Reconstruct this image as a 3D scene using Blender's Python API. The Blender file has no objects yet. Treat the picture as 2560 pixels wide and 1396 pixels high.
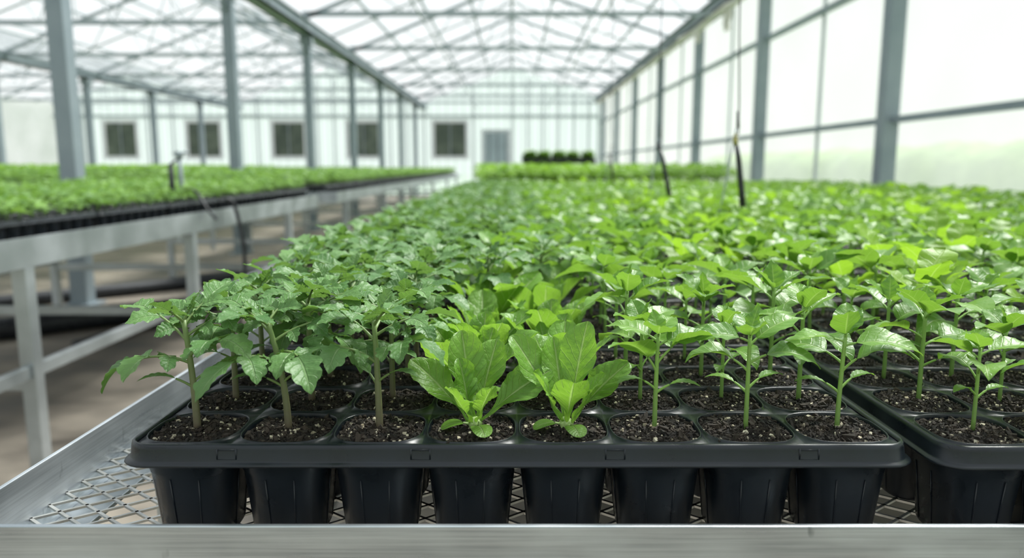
import bpy, math, random
import numpy as np
from mathutils import Vector, Matrix
random.seed(7)
RG = np.random.default_rng(11)
scene = bpy.context.scene
col = scene.collection
ZC = 1.0
R = math.radians

# ------------------------------------------------------------------ materials
def new_mat(name):
    m = bpy.data.materials.new(name); m.use_nodes = True
    nt = m.node_tree; nt.nodes.clear()
    out = nt.nodes.new('ShaderNodeOutputMaterial')
    return m, nt, out
def N(nt, t, **kw):
    n = nt.nodes.new(t)
    for k, v in kw.items():
        if k in n.inputs: n.inputs[k].default_value = v
        else: setattr(n, k, v)
    return n
def ln(nt, a, b): nt.links.new(a, b)
def math_n(nt, op, a, b=None, c=None, clamp=False):
    n = nt.nodes.new('ShaderNodeMath'); n.operation = op; n.use_clamp = clamp
    for i, x in enumerate((a, b, c)):
        if x is None: continue
        if isinstance(x, (int, float)): n.inputs[i].default_value = x
        else: nt.links.new(x, n.inputs[i])
    return n.outputs[0]
def maprange(nt, v, a, b, c=0.0, d=1.0):
    n = nt.nodes.new('ShaderNodeMapRange'); nt.links.new(v, n.inputs[0])
    for i, x in enumerate((a, b, c, d)): n.inputs[i+1].default_value = x
    return n.outputs[0]
def mixcol(nt, f, a, b, mode='MIX'):
    n = nt.nodes.new('ShaderNodeMix'); n.data_type = 'RGBA'; n.blend_type = mode
    if isinstance(f, (int, float)): n.inputs[0].default_value = f
    else: nt.links.new(f, n.inputs[0])
    for i, x in ((6, a), (7, b)):
        if isinstance(x, tuple): n.inputs[i].default_value = (*x, 1) if len(x) == 3 else x
        else: nt.links.new(x, n.inputs[i])
    return n.outputs[2]

def leaf_mat(name, c1, c2, vein, trans, rough=0.42, nv=7.0, k=0.9, tcol=(0.38,0.64,0.04), tmix=0.36, spec=0.42, bump=0.5):
    m, nt, out = new_mat(name)
    uv = N(nt, 'ShaderNodeUVMap'); sep = N(nt, 'ShaderNodeSeparateXYZ'); ln(nt, uv.outputs[0], sep.inputs[0])
    tc = N(nt, 'ShaderNodeTexCoord')
    nz = N(nt, 'ShaderNodeTexNoise', Scale=60.0, Detail=4.0); ln(nt, tc.outputs['Object'], nz.inputs['Vector'])
    a = math_n(nt, 'MULTIPLY', math_n(nt, 'ABSOLUTE', math_n(nt, 'SUBTRACT', sep.outputs[1], 0.5)), 2.0)
    mid = maprange(nt, a, 0.02, 0.09, 1.0, 0.0)
    wob = math_n(nt, 'MULTIPLY', math_n(nt, 'SUBTRACT', nz.outputs['Fac'], 0.5), 1.1)
    t = math_n(nt, 'FRACT', math_n(nt, 'ADD', wob, math_n(nt, 'SUBTRACT', math_n(nt, 'MULTIPLY', sep.outputs[0], nv), math_n(nt, 'MULTIPLY', a, k*nv/5))))
    sd = math_n(nt, 'ABSOLUTE', math_n(nt, 'SUBTRACT', t, 0.5))
    side = maprange(nt, sd, 0.0, 0.09, 0.5, 0.0)
    v = math_n(nt, 'MAXIMUM', mid, side)
    geo = N(nt, 'ShaderNodeNewGeometry'); oi = N(nt, 'ShaderNodeObjectInfo')
    rnd = math_n(nt, 'FRACT', math_n(nt, 'ADD', geo.outputs['Random Per Island'], oi.outputs['Random']))
    f = math_n(nt, 'ADD', math_n(nt, 'MULTIPLY', rnd, 0.75), math_n(nt, 'SUBTRACT', math_n(nt, 'MULTIPLY', nz.outputs['Fac'], 0.7), 0.2), clamp=True)
    base = mixcol(nt, f, c1, c2)
    base = mixcol(nt, math_n(nt, 'MULTIPLY', v, 0.55), base, vein)
    nz2 = N(nt, 'ShaderNodeTexNoise', Scale=320.0, Detail=3.0); ln(nt, tc.outputs['Object'], nz2.inputs['Vector'])
    h = math_n(nt, 'SUBTRACT', math_n(nt, 'MULTIPLY', nz2.outputs['Fac'], 0.9), v)
    bp = N(nt, 'ShaderNodeBump', Strength=bump, Distance=0.0007); ln(nt, h, bp.inputs['Height'])
    p = N(nt, 'ShaderNodeBsdfPrincipled', Roughness=rough)
    p.inputs['Specular IOR Level'].default_value = spec
    ln(nt, base, p.inputs['Base Color']); ln(nt, bp.outputs[0], p.inputs['Normal'])
    tr = N(nt, 'ShaderNodeBsdfTranslucent'); ln(nt, bp.outputs[0], tr.inputs['Normal'])
    tcol2 = mixcol(nt, tmix, base, tcol); ln(nt, tcol2, tr.inputs['Color'])
    mx = N(nt, 'ShaderNodeMixShader'); mx.inputs[0].default_value = trans
    ln(nt, p.outputs[0], mx.inputs[1]); ln(nt, tr.outputs[0], mx.inputs[2]); ln(nt, mx.outputs[0], out.inputs[0])
    return m

def stem_mat(name, cbase, ctop, lo=0.05, hi=0.65):
    m, nt, out = new_mat(name)
    uv = N(nt, 'ShaderNodeUVMap'); sep = N(nt, 'ShaderNodeSeparateXYZ'); ln(nt, uv.outputs[0], sep.inputs[0])
    tc = N(nt, 'ShaderNodeTexCoord'); nz = N(nt, 'ShaderNodeTexNoise', Scale=300.0); ln(nt, tc.outputs['Object'], nz.inputs['Vector'])
    f = maprange(nt, math_n(nt, 'ADD', sep.outputs[0], math_n(nt, 'MULTIPLY', nz.outputs['Fac'], 0.2)), lo, hi)
    c = mixcol(nt, f, cbase, ctop)
    p = N(nt, 'ShaderNodeBsdfPrincipled', Roughness=0.5); ln(nt, c, p.inputs['Base Color'])
    bp = N(nt, 'ShaderNodeBump', Strength=0.6, Distance=0.0005); ln(nt, nz.outputs['Fac'], bp.inputs['Height']); ln(nt, bp.outputs[0], p.inputs['Normal'])
    ln(nt, p.outputs[0], out.inputs[0]); return m

def simple_mat(name, c1, c2=None, rough=0.5, metal=0.0, scale=5.0, bump=0.0, stretch=(1,1,1), rough2=None, bdist=0.002, detail=5.0, spec=0.5):
    m, nt, out = new_mat(name)
    p = N(nt, 'ShaderNodeBsdfPrincipled', Roughness=rough, Metallic=metal); p.inputs['Specular IOR Level'].default_value = spec
    tc = N(nt, 'ShaderNodeTexCoord'); mp = N(nt, 'ShaderNodeMapping'); mp.inputs['Scale'].default_value = stretch
    ln(nt, tc.outputs['Object'], mp.inputs['Vector'])
    nz = N(nt, 'ShaderNodeTexNoise', Scale=scale, Detail=detail); ln(nt, mp.outputs[0], nz.inputs['Vector'])
    fac = maprange(nt, nz.outputs['Fac'], 0.3, 0.7)
    ln(nt, mixcol(nt, fac, c1, c2 or c1), p.inputs['Base Color'])
    if rough2 is not None: ln(nt, maprange(nt, nz.outputs['Fac'], 0.3, 0.7, rough, rough2), p.inputs['Roughness'])
    if bump:
        bp = N(nt, 'ShaderNodeBump', Strength=bump, Distance=bdist); ln(nt, nz.outputs['Fac'], bp.inputs['Height']); ln(nt, bp.outputs[0], p.inputs['Normal'])
    ln(nt, p.outputs[0], out.inputs[0]); return m

def alu_mat(name, c1, c2):
    # brushed metal with smudges, fine grain along the length, and dark scratches
    m, nt, out = new_mat(name)
    p = N(nt, 'ShaderNodeBsdfPrincipled', Metallic=0.85)
    tc = N(nt, 'ShaderNodeTexCoord')
    def noise(sc, st, det=4.0):
        mp = N(nt, 'ShaderNodeMapping'); mp.inputs['Scale'].default_value = st; ln(nt, tc.outputs['Object'], mp.inputs['Vector'])
        n = N(nt, 'ShaderNodeTexNoise', Scale=sc, Detail=det); ln(nt, mp.outputs[0], n.inputs['Vector']); return n.outputs['Fac']
    grain = noise(40, (0.25, 0.25, 14)); smudge = noise(9, (1, 1, 2.5)); scr = noise(60, (1, 1, 0.35), 2.0)
    c = mixcol(nt, maprange(nt, smudge, 0.3, 0.7), c1, c2)
    c = mixcol(nt, maprange(nt, grain, 0.35, 0.65, 0.0, 0.4), c, (0.72, 0.77, 0.81))
    c = mixcol(nt, maprange(nt, scr, 0.68, 0.74, 0.0, 0.7), c, (0.13, 0.15, 0.16))
    ln(nt, c, p.inputs['Base Color']); ln(nt, maprange(nt, smudge, 0.3, 0.7, 0.22, 0.48), p.inputs['Roughness'])
    bp = N(nt, 'ShaderNodeBump', Strength=0.2, Distance=0.0006); ln(nt, grain, bp.inputs['Height']); ln(nt, bp.outputs[0], p.inputs['Normal'])
    ln(nt, p.outputs[0], out.inputs[0]); return m

def poly_mat(name, tcolor, transp, white=(0.86,0.9,0.92), streak=0.1, ribs=False):
    m, nt, out = new_mat(name)
    tc = N(nt, 'ShaderNodeTexCoord'); nz = N(nt, 'ShaderNodeTexNoise', Scale=1.2, Detail=4.0); ln(nt, tc.outputs['Object'], nz.inputs['Vector'])
    wc = white
    if ribs:
        sp = N(nt, 'ShaderNodeSeparateXYZ'); ln(nt, tc.outputs['Object'], sp.inputs[0])
        s = math_n(nt, 'SINE', math_n(nt, 'MULTIPLY', sp.outputs[0], 21.0))
        wc = mixcol(nt, maprange(nt, s, 0.55, 1.0), white, tuple(0.72*x for x in white))
    t = N(nt, 'ShaderNodeBsdfTransparent'); t.inputs[0].default_value = (*tcolor, 1)
    tl = N(nt, 'ShaderNodeBsdfTranslucent'); df = N(nt, 'ShaderNodeBsdfDiffuse')
    for n in (tl, df):
        if isinstance(wc, tuple): n.inputs[0].default_value = (*wc, 1)
        else: ln(nt, wc, n.inputs[0])
    m1 = N(nt, 'ShaderNodeMixShader'); m1.inputs[0].default_value = 0.3
    ln(nt, tl.outputs[0], m1.inputs[1]); ln(nt, df.outputs[0], m1.inputs[2])
    m2 = N(nt, 'ShaderNodeMixShader')
    ln(nt, maprange(nt, nz.outputs['Fac'], 0.3, 0.7, transp-streak, transp+streak), m2.inputs[0])
    ln(nt, m1.outputs[0], m2.inputs[1]); ln(nt, t.outputs[0], m2.inputs[2]); ln(nt, m2.outputs[0], out.inputs[0])
    return m

M = {}
M['tom'] = leaf_mat('tomato_leaf', (0.060,0.160,0.042), (0.135,0.27,0.075), (0.28,0.42,0.19), 0.30, rough=0.46, nv=6, bump=0.9, tmix=0.28)
M['pep'] = leaf_mat('pepper_leaf', (0.080,0.21,0.028), (0.180,0.355,0.052), (0.36,0.51,0.17), 0.38, rough=0.38, nv=6, tmix=0.34)
M['let'] = leaf_mat('lettuce_leaf', (0.125,0.28,0.033), (0.20,0.40,0.055), (0.52,0.65,0.30), 0.43, rough=0.40, nv=8, k=1.3, bump=1.0)
M['rnd'] = leaf_mat('round_leaf', (0.16,0.33,0.02), (0.25,0.44,0.03), (0.42,0.57,0.18), 0.50, rough=0.42, nv=5, tmix=0.42)
M['herb'] = leaf_mat('herb_leaf', (0.06,0.16,0.035), (0.26,0.45,0.10), (0.28,0.48,0.14), 0.34, rough=0.45, nv=5, tmix=0.25)
M['far'] = leaf_mat('crop_leaf', (0.10,0.25,0.03), (0.27,0.46,0.07), (0.28,0.5,0.14), 0.38, rough=0.5, nv=4, tmix=0.4)
M['tomstem'] = stem_mat('tomato_stem', (0.125,0.085,0.068), (0.15,0.23,0.07), 0.15, 0.9)
M['pepstem'] = stem_mat('pepper_stem', (0.13,0.21,0.06), (0.20,0.36,0.07))
M['letstem'] = stem_mat('lettuce_stem', (0.42,0.54,0.26), (0.36,0.5,0.18))
M['plastic'] = simple_mat('black_plastic', (0.004,0.0065,0.010), (0.009,0.0135,0.020), rough=0.24, rough2=0.44, scale=45, bump=0.12, bdist=0.0006, spec=0.45)
M['soil'] = simple_mat('potting_soil', (0.004,0.0035,0.003), (0.020,0.015,0.012), rough=0.95, scale=700, bump=1.0, bdist=0.002)
M['crumb'] = simple_mat('soil_crumb', (0.004,0.0035,0.003), (0.042,0.030,0.021), rough=0.9, scale=110)
M['perlite'] = simple_mat('perlite', (0.66,0.61,0.48), (0.26,0.21,0.13), rough=0.8, scale=200)
M['alu'] = alu_mat('brushed_aluminium', (0.30,0.34,0.375), (0.54,0.58,0.615))
M['alu2'] = simple_mat('dull_aluminium', (0.34,0.38,0.40), (0.56,0.60,0.63), rough=0.28, rough2=0.5, metal=0.8, scale=5, bump=0.05)
M['galv'] = simple_mat('galvanised_mesh', (0.36,0.36,0.34), (0.62,0.62,0.60), rough=0.34, metal=0.65, scale=60)
M['steel'] = simple_mat('painted_steel', (0.20,0.25,0.28), (0.27,0.32,0.35), rough=0.5, metal=0.2, scale=3)
M['steel2'] = simple_mat('roof_steel', (0.27,0.32,0.35), (0.36,0.41,0.43), rough=0.5, metal=0.1, scale=3)
M['steel3'] = simple_mat('thin_roof_steel', (0.42,0.46,0.48), (0.52,0.56,0.58), rough=0.5, metal=0.1, scale=3)
M['rubber'] = simple_mat('black_rubber', (0.012,0.014,0.018), (0.03,0.034,0.04), rough=0.5, scale=30)
M['yellow'] = simple_mat('yellow_plastic', (0.30,0.27,0.08), (0.40,0.35,0.1), rough=0.5)
M['white'] = simple_mat('white_paint', (0.74,0.77,0.79), (0.82,0.84,0.85), rough=0.6, scale=2)
M['cloth'] = simple_mat('beige_cloth', (0.60,0.58,0.50), (0.74,0.72,0.66), rough=0.9, scale=12, bump=0.5)
M['floor'] = simple_mat('earth_floor', (0.070,0.060,0.049), (0.29,0.255,0.205), rough=0.5, rough2=0.95, scale=2.2, stretch=(1,1.6,1), bump=0.4, bdist=0.02, detail=11)
M['grass'] = simple_mat('grass', (0.18,0.27,0.12), (0.28,0.38,0.20), rough=0.9, scale=2)
M['hedge'] = simple_mat('hedge', (0.12,0.22,0.06), (0.28,0.40,0.14), rough=0.9, scale=3, bump=0.5)
M['pane'] = simple_mat('dark_pane', (0.035,0.055,0.04), (0.12,0.15,0.11), rough=0.25, scale=2.5)
M['roofp'] = poly_mat('roof_polycarbonate', (0.94,0.96,0.97), 0.64, white=(0.36,0.38,0.39), streak=0.08)
M['wallp'] = poly_mat('wall_polycarbonate', (0.92,0.95,0.94), 0.36, white=(0.44,0.46,0.46), streak=0.10)
M['endp'] = poly_mat('end_wall_polycarbonate', (0.88,0.93,0.95), 0.14, white=(0.44,0.485,0.51), streak=0.06, ribs=True)

# ------------------------------------------------------------------ mesh builder (all quads)
def gridF(nu, nv, wrap=False):
    i = np.arange(nu)[:, None]; j = np.arange(nv)[None, :]
    w = nv if wrap else nv+1
    a = i*w+j; b = i*w+(j+1) % w if wrap else i*w+j+1
    c = (i+1)*w+((j+1) % w if wrap else j+1); d = (i+1)*w+j
    return np.stack([a+0*b, b+0*a, c, d], -1).reshape(-1, 4)
class PB:
    def __init__(s): s.V=[]; s.F=[]; s.U=[]; s.M=[]; s.n=0
    def add(s, V, F, U=None, mi=0):
        V = np.asarray(V, float).reshape(-1, 3); F = np.asarray(F, int).reshape(-1, 4)
        s.V.append(V); s.F.append(F+s.n); s.n += len(V)
        s.U.append(np.zeros((len(V), 2)) if U is None else np.asarray(U, float).reshape(-1, 2))
        s.M.append(np.full(len(F), mi, int) if np.isscalar(mi) else mi)
    def arr(s): return np.concatenate(s.V), np.concatenate(s.F), np.concatenate(s.U), np.concatenate(s.M)
    def box(s, a, b, mi=0):
        a = np.array(a, float); b = np.array(b, float)
        V = [[(a, b)[i][0], (a, b)[j][1], (a, b)[k][2]] for i in (0, 1) for j in (0, 1) for k in (0, 1)]
        s.add(V, [[0,1,3,2],[4,6,7,5],[0,4,5,1],[2,3,7,6],[0,2,6,4],[1,5,7,3]], None, mi)
    def beam(s, p, q, w, h=None, mi=0):
        h = h or w; p = np.array(p, float); q = np.array(q, float); d = q-p; d /= np.linalg.norm(d)
        up = np.array([0,0,1.]) if abs(d[2]) < 0.95 else np.array([0,1.,0])
        x = np.cross(d, up); x /= np.linalg.norm(x); y = np.cross(x, d)
        V = [e+sx*x*w/2+sy*y*h/2 for e in (p, q) for sx, sy in ((-1,-1),(1,-1),(1,1),(-1,1))]
        s.add(V, [[0,1,2,3][::-1],[4,5,6,7],[0,1,5,4],[1,2,6,5],[2,3,7,6],[3,0,4,7]], None, mi)
    def tube(s, P, rad, ns=8, mi=0, u0=0., u1=1., cap=True):
        P = np.asarray(P, float); n = len(P)
        rad = np.full(n, rad) if np.isscalar(rad) else np.asarray(rad, float)
        if cap:
            P = np.vstack([P[:1], P, P[-1:]]); rad = np.concatenate([[1e-5], rad, [1e-5]]); n += 2
        D = np.gradient(P, axis=0); D[0] = D[1] if cap else D[0]; D[-1] = D[-2] if cap else D[-1]
        D /= (np.linalg.norm(D, axis=1)[:, None]+1e-12)
        m = D.mean(0); ref = np.array([0, 0, 1.]) if abs(m[2]) < 0.8*np.linalg.norm(m) else np.array([1., 0, 0])
        A = np.cross(D, ref); A /= (np.linalg.norm(A, axis=1)[:, None]+1e-12); B = np.cross(D, A)
        th = np.arange(ns)*2*math.pi/ns
        V = P[:, None]+rad[:, None, None]*(A[:, None]*np.cos(th)[None, :, None]+B[:, None]*np.sin(th)[None, :, None])
        U = np.stack(np.broadcast_arrays(np.linspace(u0, u1, n)[:, None], (th/(2*math.pi))[None]), -1)
        s.add(V, gridF(n-1, ns, True), U, mi)
def mesh_np(name, arr, mats, smooth=True):
    V, F, U, MI = arr
    me = bpy.data.meshes.new(name)
    me.vertices.add(len(V)); me.vertices.foreach_set('co', V.astype(np.float32).ravel())
    me.loops.add(len(F)*4); me.loops.foreach_set('vertex_index', F.astype(np.int32).ravel())
    me.polygons.add(len(F)); me.polygons.foreach_set('loop_start', np.arange(len(F), dtype=np.int32)*4)
    me.polygons.foreach_set('material_index', MI.astype(np.int32))
    me.polygons.foreach_set('use_smooth', np.full(len(F), smooth))
    uv = me.uv_layers.new(name='UVMap'); uv.data.foreach_set('uv', U[F.ravel()].astype(np.float32).ravel())
    for m in mats: me.materials.append(M[m])
    me.update(calc_edges=True); me.validate()
    return me
def mkobj(name, me, parent=None, loc=(0,0,0), label=None, cat=None, group=None, kind=None):
    o = bpy.data.objects.new(name, me); o.location = loc; col.objects.link(o)
    if parent is not None: o.parent = parent
    if label: o['label'] = label
    if cat: o['category'] = cat
    if group: o['group'] = group
    if kind: o['kind'] = kind
    return o
def pbobj(name, pb, mats, smooth=False, bevel=0, **kw):
    o = mkobj(name, mesh_np(name, pb.arr(), mats, smooth), **kw)
    if bevel:
        b = o.modifiers.new('bevel', 'BEVEL'); b.width = bevel; b.segments = 2; b.limit_method = 'ANGLE'
    return o

# ------------------------------------------------------------------ plants
def nrm(v): return v/(np.linalg.norm(v)+1e-12)
def dirv(az, el): a, e = R(az), R(el); return np.array([math.cos(e)*math.cos(a), math.cos(e)*math.sin(a), math.sin(e)])
def curve(p, d, L, n, droop):
    P = [np.array(p, float)]; D = [nrm(np.array(d, float))]; d = D[0]
    for i in range(n):
        d = nrm(d+np.array([0, 0, -1.])*droop/n); P.append(P[-1]+d*L/n); D.append(d)
    return np.array(P), np.array(D)
def p_ovate(u): return np.clip(np.sin(math.pi*np.clip(u, 0, 1)**0.72), 0.0, 1)*(1-0.12*u)+0.012*(u < 1)
def p_lance(u): return np.sin(math.pi*u**0.85)**0.85*1.0+0.01
def p_spat(u):
    s = np.clip((u-0.22)/0.38, 0, 1); s = s*s*(3-2*s)
    e = np.where(u > 0.60, np.clip(1-(np.clip(u-0.60, 0, 1)/0.402)**2.5, 0, 1)**0.55, 1)
    return (0.12+0.88*s)*e*(1+0.02*np.sin(u*34))+0.004
def p_round(u): return np.sqrt(np.clip(1-(2*u-1)**2, 0, 1))**0.9+0.01
def p_tom(u):
    x = u*3.4+0.45; saw = x % 1.0
    s = np.where(saw < 0.78, np.sin(saw/0.78*math.pi/2), np.cos((saw-0.78)/0.22*math.pi/2))
    return np.clip(np.sin(math.pi*u**0.70), 0, 1)*(0.74+0.30*s*(u > 0.06))*1.08+0.012
def blade(pb, p, d, side, L, W, prof, droop, fold, nu, nv, quilt=0.0, nveins=6, wav=0.0, ph=0.0, mi=0):
    P, D = curve(p, d, L, nu, droop)
    side = nrm(side); Nn = np.cross(side, D); Nn /= np.linalg.norm(Nn, axis=1)[:, None]
    u = np.linspace(0, 1, nu+1); v = np.linspace(-1, 1, nv+1)
    w = prof(u)*W; uu, vv = np.meshgrid(u, v, indexing='ij'); av = np.abs(vv)
    off = av*w[:, None]*math.sin(R(fold))
    if quilt: off += quilt*(np.abs(np.sin(math.pi*(uu*nveins-av*1.2)))-0.5)*np.clip(av*3, 0, 1)*(w[:, None]/W)
    if wav: off += wav*np.sin(uu*14+ph+2.5*np.sign(vv))*av**2
    fw = 0.08*L*av**2*np.sin(math.pi*uu) if prof is p_tom else 0*av
    V = P[:, None]+side*(vv*w[:, None]*math.cos(R(fold)))[..., None]+Nn[:, None]*off[..., None]+D[:, None]*fw[..., None]
    U = np.stack([uu, (vv+1)/2], -1)
    pb.add(V, gridF(nu, nv), U, mi)
    return P[-1]
def simple_leaf(pb, p, az, el, pl, L, W, prof, droop, fold, lod, quilt=0.0006, roll=0, pr=0.0009, wav=0.0, nveins=6):
    d = dirv(az, el)
    if lod < 2:
        P, D = curve(p, d, pl, 4, droop*0.25); pb.tube(P, [pr*1.3, pr*1.1, pr, pr, pr*0.8], 6 if lod == 0 else 4, 1, 0.8, 1.0, cap=False)
        p = P[-1]; d = D[-1]
    else: p = np.array(p)+d*pl
    side = nrm(np.cross(d, [0, 0, 1.])) if abs(d[2]) < 0.999 else np.array([1., 0, 0])
    if roll: 
        n = np.cross(side, d); side = nrm(side*math.cos(R(roll))+n*math.sin(R(roll)))
    nu, nv = [(26, 10), (11, 4), (5, 2)][lod]
    blade(pb, p, d, side, L, W, prof, droop, fold, nu, nv, quilt if lod < 2 else 0, nveins, wav, az)
def compound(pb, p, az, el, Lr, S, droop, rng, lod):
    d = dirv(az, el); P, D = curve(p, d, Lr, 8, droop*0.5)
    if lod < 2: pb.tube(P, np.linspace(0.0012, 0.0007, 9), 6 if lod == 0 else 4, 1, 0.8, 1.0, cap=False)
    s0 = nrm(np.cross(d, [0, 0, 1.]))
    nu, nv = [(34, 8), (17, 4), (5, 2)][lod]
    items = [(8, 0, 1.25), (6, 60, 1.0), (6, -60, 1.0), (3, 74, 0.62), (3, -74, 0.62)]
    if lod == 2 or Lr < 0.02: items = items[:3]
    for idx, a, sc in items:
        a += rng.uniform(-10, 10); T = D[idx]; n = np.cross(s0, T)
        dd = nrm(T*math.cos(R(a))+s0*math.sin(R(a))+n*rng.uniform(-0.05, 0.15)); sd = nrm(np.cross(dd, n))
        rl = rng.uniform(-15, 15); sd = nrm(sd*math.cos(R(rl))+n*math.sin(R(rl)))
        L = S*sc*rng.uniform(0.88, 1.12)
        blade(pb, P[idx], dd, sd, L, L*0.34, p_tom, droop*rng.uniform(0.6, 1.0), rng.uniform(6, 20), nu, nv, 0.0011 if lod < 2 else 0, 6, 0.0006, az)
def tomato(seed, lod, azs=None, lean=(0, 0), H=0.082):
    rng = np.random.default_rng(seed); parts = []
    def st(h):
        t = h/H; return np.array([lean[0]*t*t, lean[1]*t*t, h])
    pb = PB(); hs = np.linspace(-0.004, H, 10 if lod < 2 else 3); pts = np.array([st(max(h, 0)) if h >= 0 else np.array([0, 0, h]) for h in hs])
    pb.tube(pts, np.linspace(0.0028, 0.0017, len(hs)), [12, 6, 3][lod], 1); parts.append(('stem', pb))
    a0 = rng.uniform(0, 360)
    if azs is None:
        azs = [a0, a0+180]+[a0+90+137.5*i+rng.uniform(-15, 15) for i in range(8)]
    for i in (0, 1):
        pb = PB(); simple_leaf(pb, st(0.032+0.004*i), azs[i], 42, 0.014, 0.026, 0.0050, p_lance, 1.0, 12, lod); parts.append(('leaf', pb))
    spec = [(0.050, 40, 0.038, 0.028, 1.7), (0.055, 42, 0.036, 0.027, 1.6), (0.066, 42, 0.038, 0.026, 1.1), (0.070, 42, 0.036, 0.026, 1.0),
            (0.074, 38, 0.032, 0.025, 0.9), (0.078, 40, 0.025, 0.022, 0.7), (0.080, 44, 0.016, 0.019, 0.6), (0.081, 58, 0.009, 0.014, 0.4)]
    for k, az in enumerate(azs[2:10]):
        h, el, Lr, S, dr = spec[k]; pb = PB()
        compound(pb, st(h), az, el+rng.uniform(-8, 8), Lr, S, dr, rng, lod); parts.append(('leaf', pb))
    return parts
def pepper(seed, lod, azs=None, lean=(0, 0), H=0.072, big=1.0):
    rng = np.random.default_rng(seed); parts = []
    def st(h): t = h/H; return np.array([lean[0]*t*t, lean[1]*t*t, h])
    pb = PB(); hs = np.linspace(0, H, 9 if lod < 2 else 3); pts = np.array([st(h) for h in hs]); pts[0, 2] = -0.004
    pb.tube(pts, np.linspace(0.0018, 0.0013, len(hs)), [12, 6, 3][lod], 1); parts.append(('stem', pb))
    a0 = rng.uniform(0, 360)
    if azs is None: azs = [a0+j2 for j2 in np.array([0, 180, 75, 250, 150, 340, 40, 220, 110])+rng.uniform(-22, 22, 9)]
    pb = PB(); simple_leaf(pb, st(0.028), azs[0], 44, 0.012, 0.023, 0.0052, p_lance, 1.1, 10, lod); parts.append(('leaf', pb))
    pb = PB(); simple_leaf(pb, st(0.031), azs[1], 44, 0.012, 0.023, 0.0052, p_lance, 1.1, 10, lod); parts.append(('leaf', pb))
    spec = [(0.044, 50, 0.014, 0.038, 0.0155, 1.4), (0.050, 48, 0.014, 0.039, 0.0150, 1.3), (0.063, 36, 0.008, 0.042, 0.0142, 0.8),
            (0.066, 34, 0.008, 0.040, 0.0138, 0.75), (0.069, 46, 0.004, 0.030, 0.0112, 0.65), (0.070, 50, 0.004, 0.028, 0.0105, 0.6), (0.071, 70, 0.002, 0.020, 0.0080, 0.4)]
    for k, az in enumerate(azs[2:9]):
        h, el, pl, L, W, dr = spec[k]; pb = PB(); q = rng.uniform(0.85, 1.15)
        simple_leaf(pb, st(h), az+rng.uniform(-12, 12), el+rng.uniform(-12, 14), pl, L*big*q, W*big*q, p_ovate, dr, rng.uniform(8, 22), lod, quilt=0.0009, roll=rng.uniform(-24, 24), wav=0.0009)
        parts.append(('leaf', pb))
    return parts
def lettuce(seed, lod, spec=None):
    rng = np.random.default_rng(seed); parts = []
    pb = PB(); pb.tube([[0,0,-0.004],[0,0,0.004],[0,0,0.010]], [0.004,0.0042,0.003], [12, 6, 3][lod], 1); parts.append(('stem', pb))
    a0 = rng.uniform(0, 360)
    if spec is None:
        spec = [(a0+i*137.5, 54+3.5*i, 0.066-0.0045*i, 0.0160-0.0008*i, rng.uniform(-25, 25)) for i in range(9)]
    for az, el, L, W, rl in spec:
        pb = PB(); p = np.array([0, 0, 0.004])+dirv(az, 0)*0.002
        simple_leaf(pb, p, az, el, 0.004, L, W, p_spat, 0.30+rng.uniform(-0.06, 0.15), rng.uniform(12, 22), lod, quilt=0.0018, roll=rl, pr=0.0024, wav=0.0019, nveins=8)
        parts.append(('leaf', pb))
    for az in (a0+20, a0+190) if lod else (195, 290):
        pb = PB(); simple_leaf(pb, [0, 0, 0.004], az, 26, 0.009, 0.017, 0.0075, p_round, 0.9, 5, lod, quilt=0.0, pr=0.0009); parts.append(('leaf', pb))
    return parts
def roundy(seed, lod):
    rng = np.random.default_rng(seed); parts = []; H = 0.064
    pb = PB(); pb.tube([[0,0,-0.004],[0,0,H/2],[0.002,0,H]], [0.003,0.0025,0.002], [12, 6, 3][lod], 1); parts.append(('stem', pb))
    a0 = rng.uniform(0, 360)
    for k in range(6):
        pb = PB(); simple_leaf(pb, [0.001,0,H-0.03+0.006*k], a0+k*137.5, 45+rng.uniform(-8, 15), 0.016, 0.035, 0.0150, p_round, 0.4, 10, lod, quilt=0.001, roll=rng.uniform(-20, 20), wav=0.0015)
        parts.append(('leaf', pb))
    return parts
def herb(seed, lod):
    rng = np.random.default_rng(seed); parts = []; H = 0.050
    pb = PB(); pb.tube([[0,0,-0.004],[0,0,H/2],[0.001,0,H]], [0.002,0.0017,0.0014], [10, 5, 3][lod], 1); parts.append(('stem', pb))
    a0 = rng.uniform(0, 360)
    for k in range(8):
        pb = PB(); simple_leaf(pb, [0,0,0.020+0.0040*k], a0+k*137.5, 24+4*k, 0.009, 0.037-0.0018*k, 0.0175-0.0008*k, p_ovate, 0.8, 14, lod, roll=rng.uniform(-25, 25)); parts.append(('leaf', pb))
    return parts
def merge(parts):
    pb = PB()
    for _, q in parts: pb.add(*q.arr()[:3], mi=q.arr()[3])
    return pb.arr()

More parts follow.
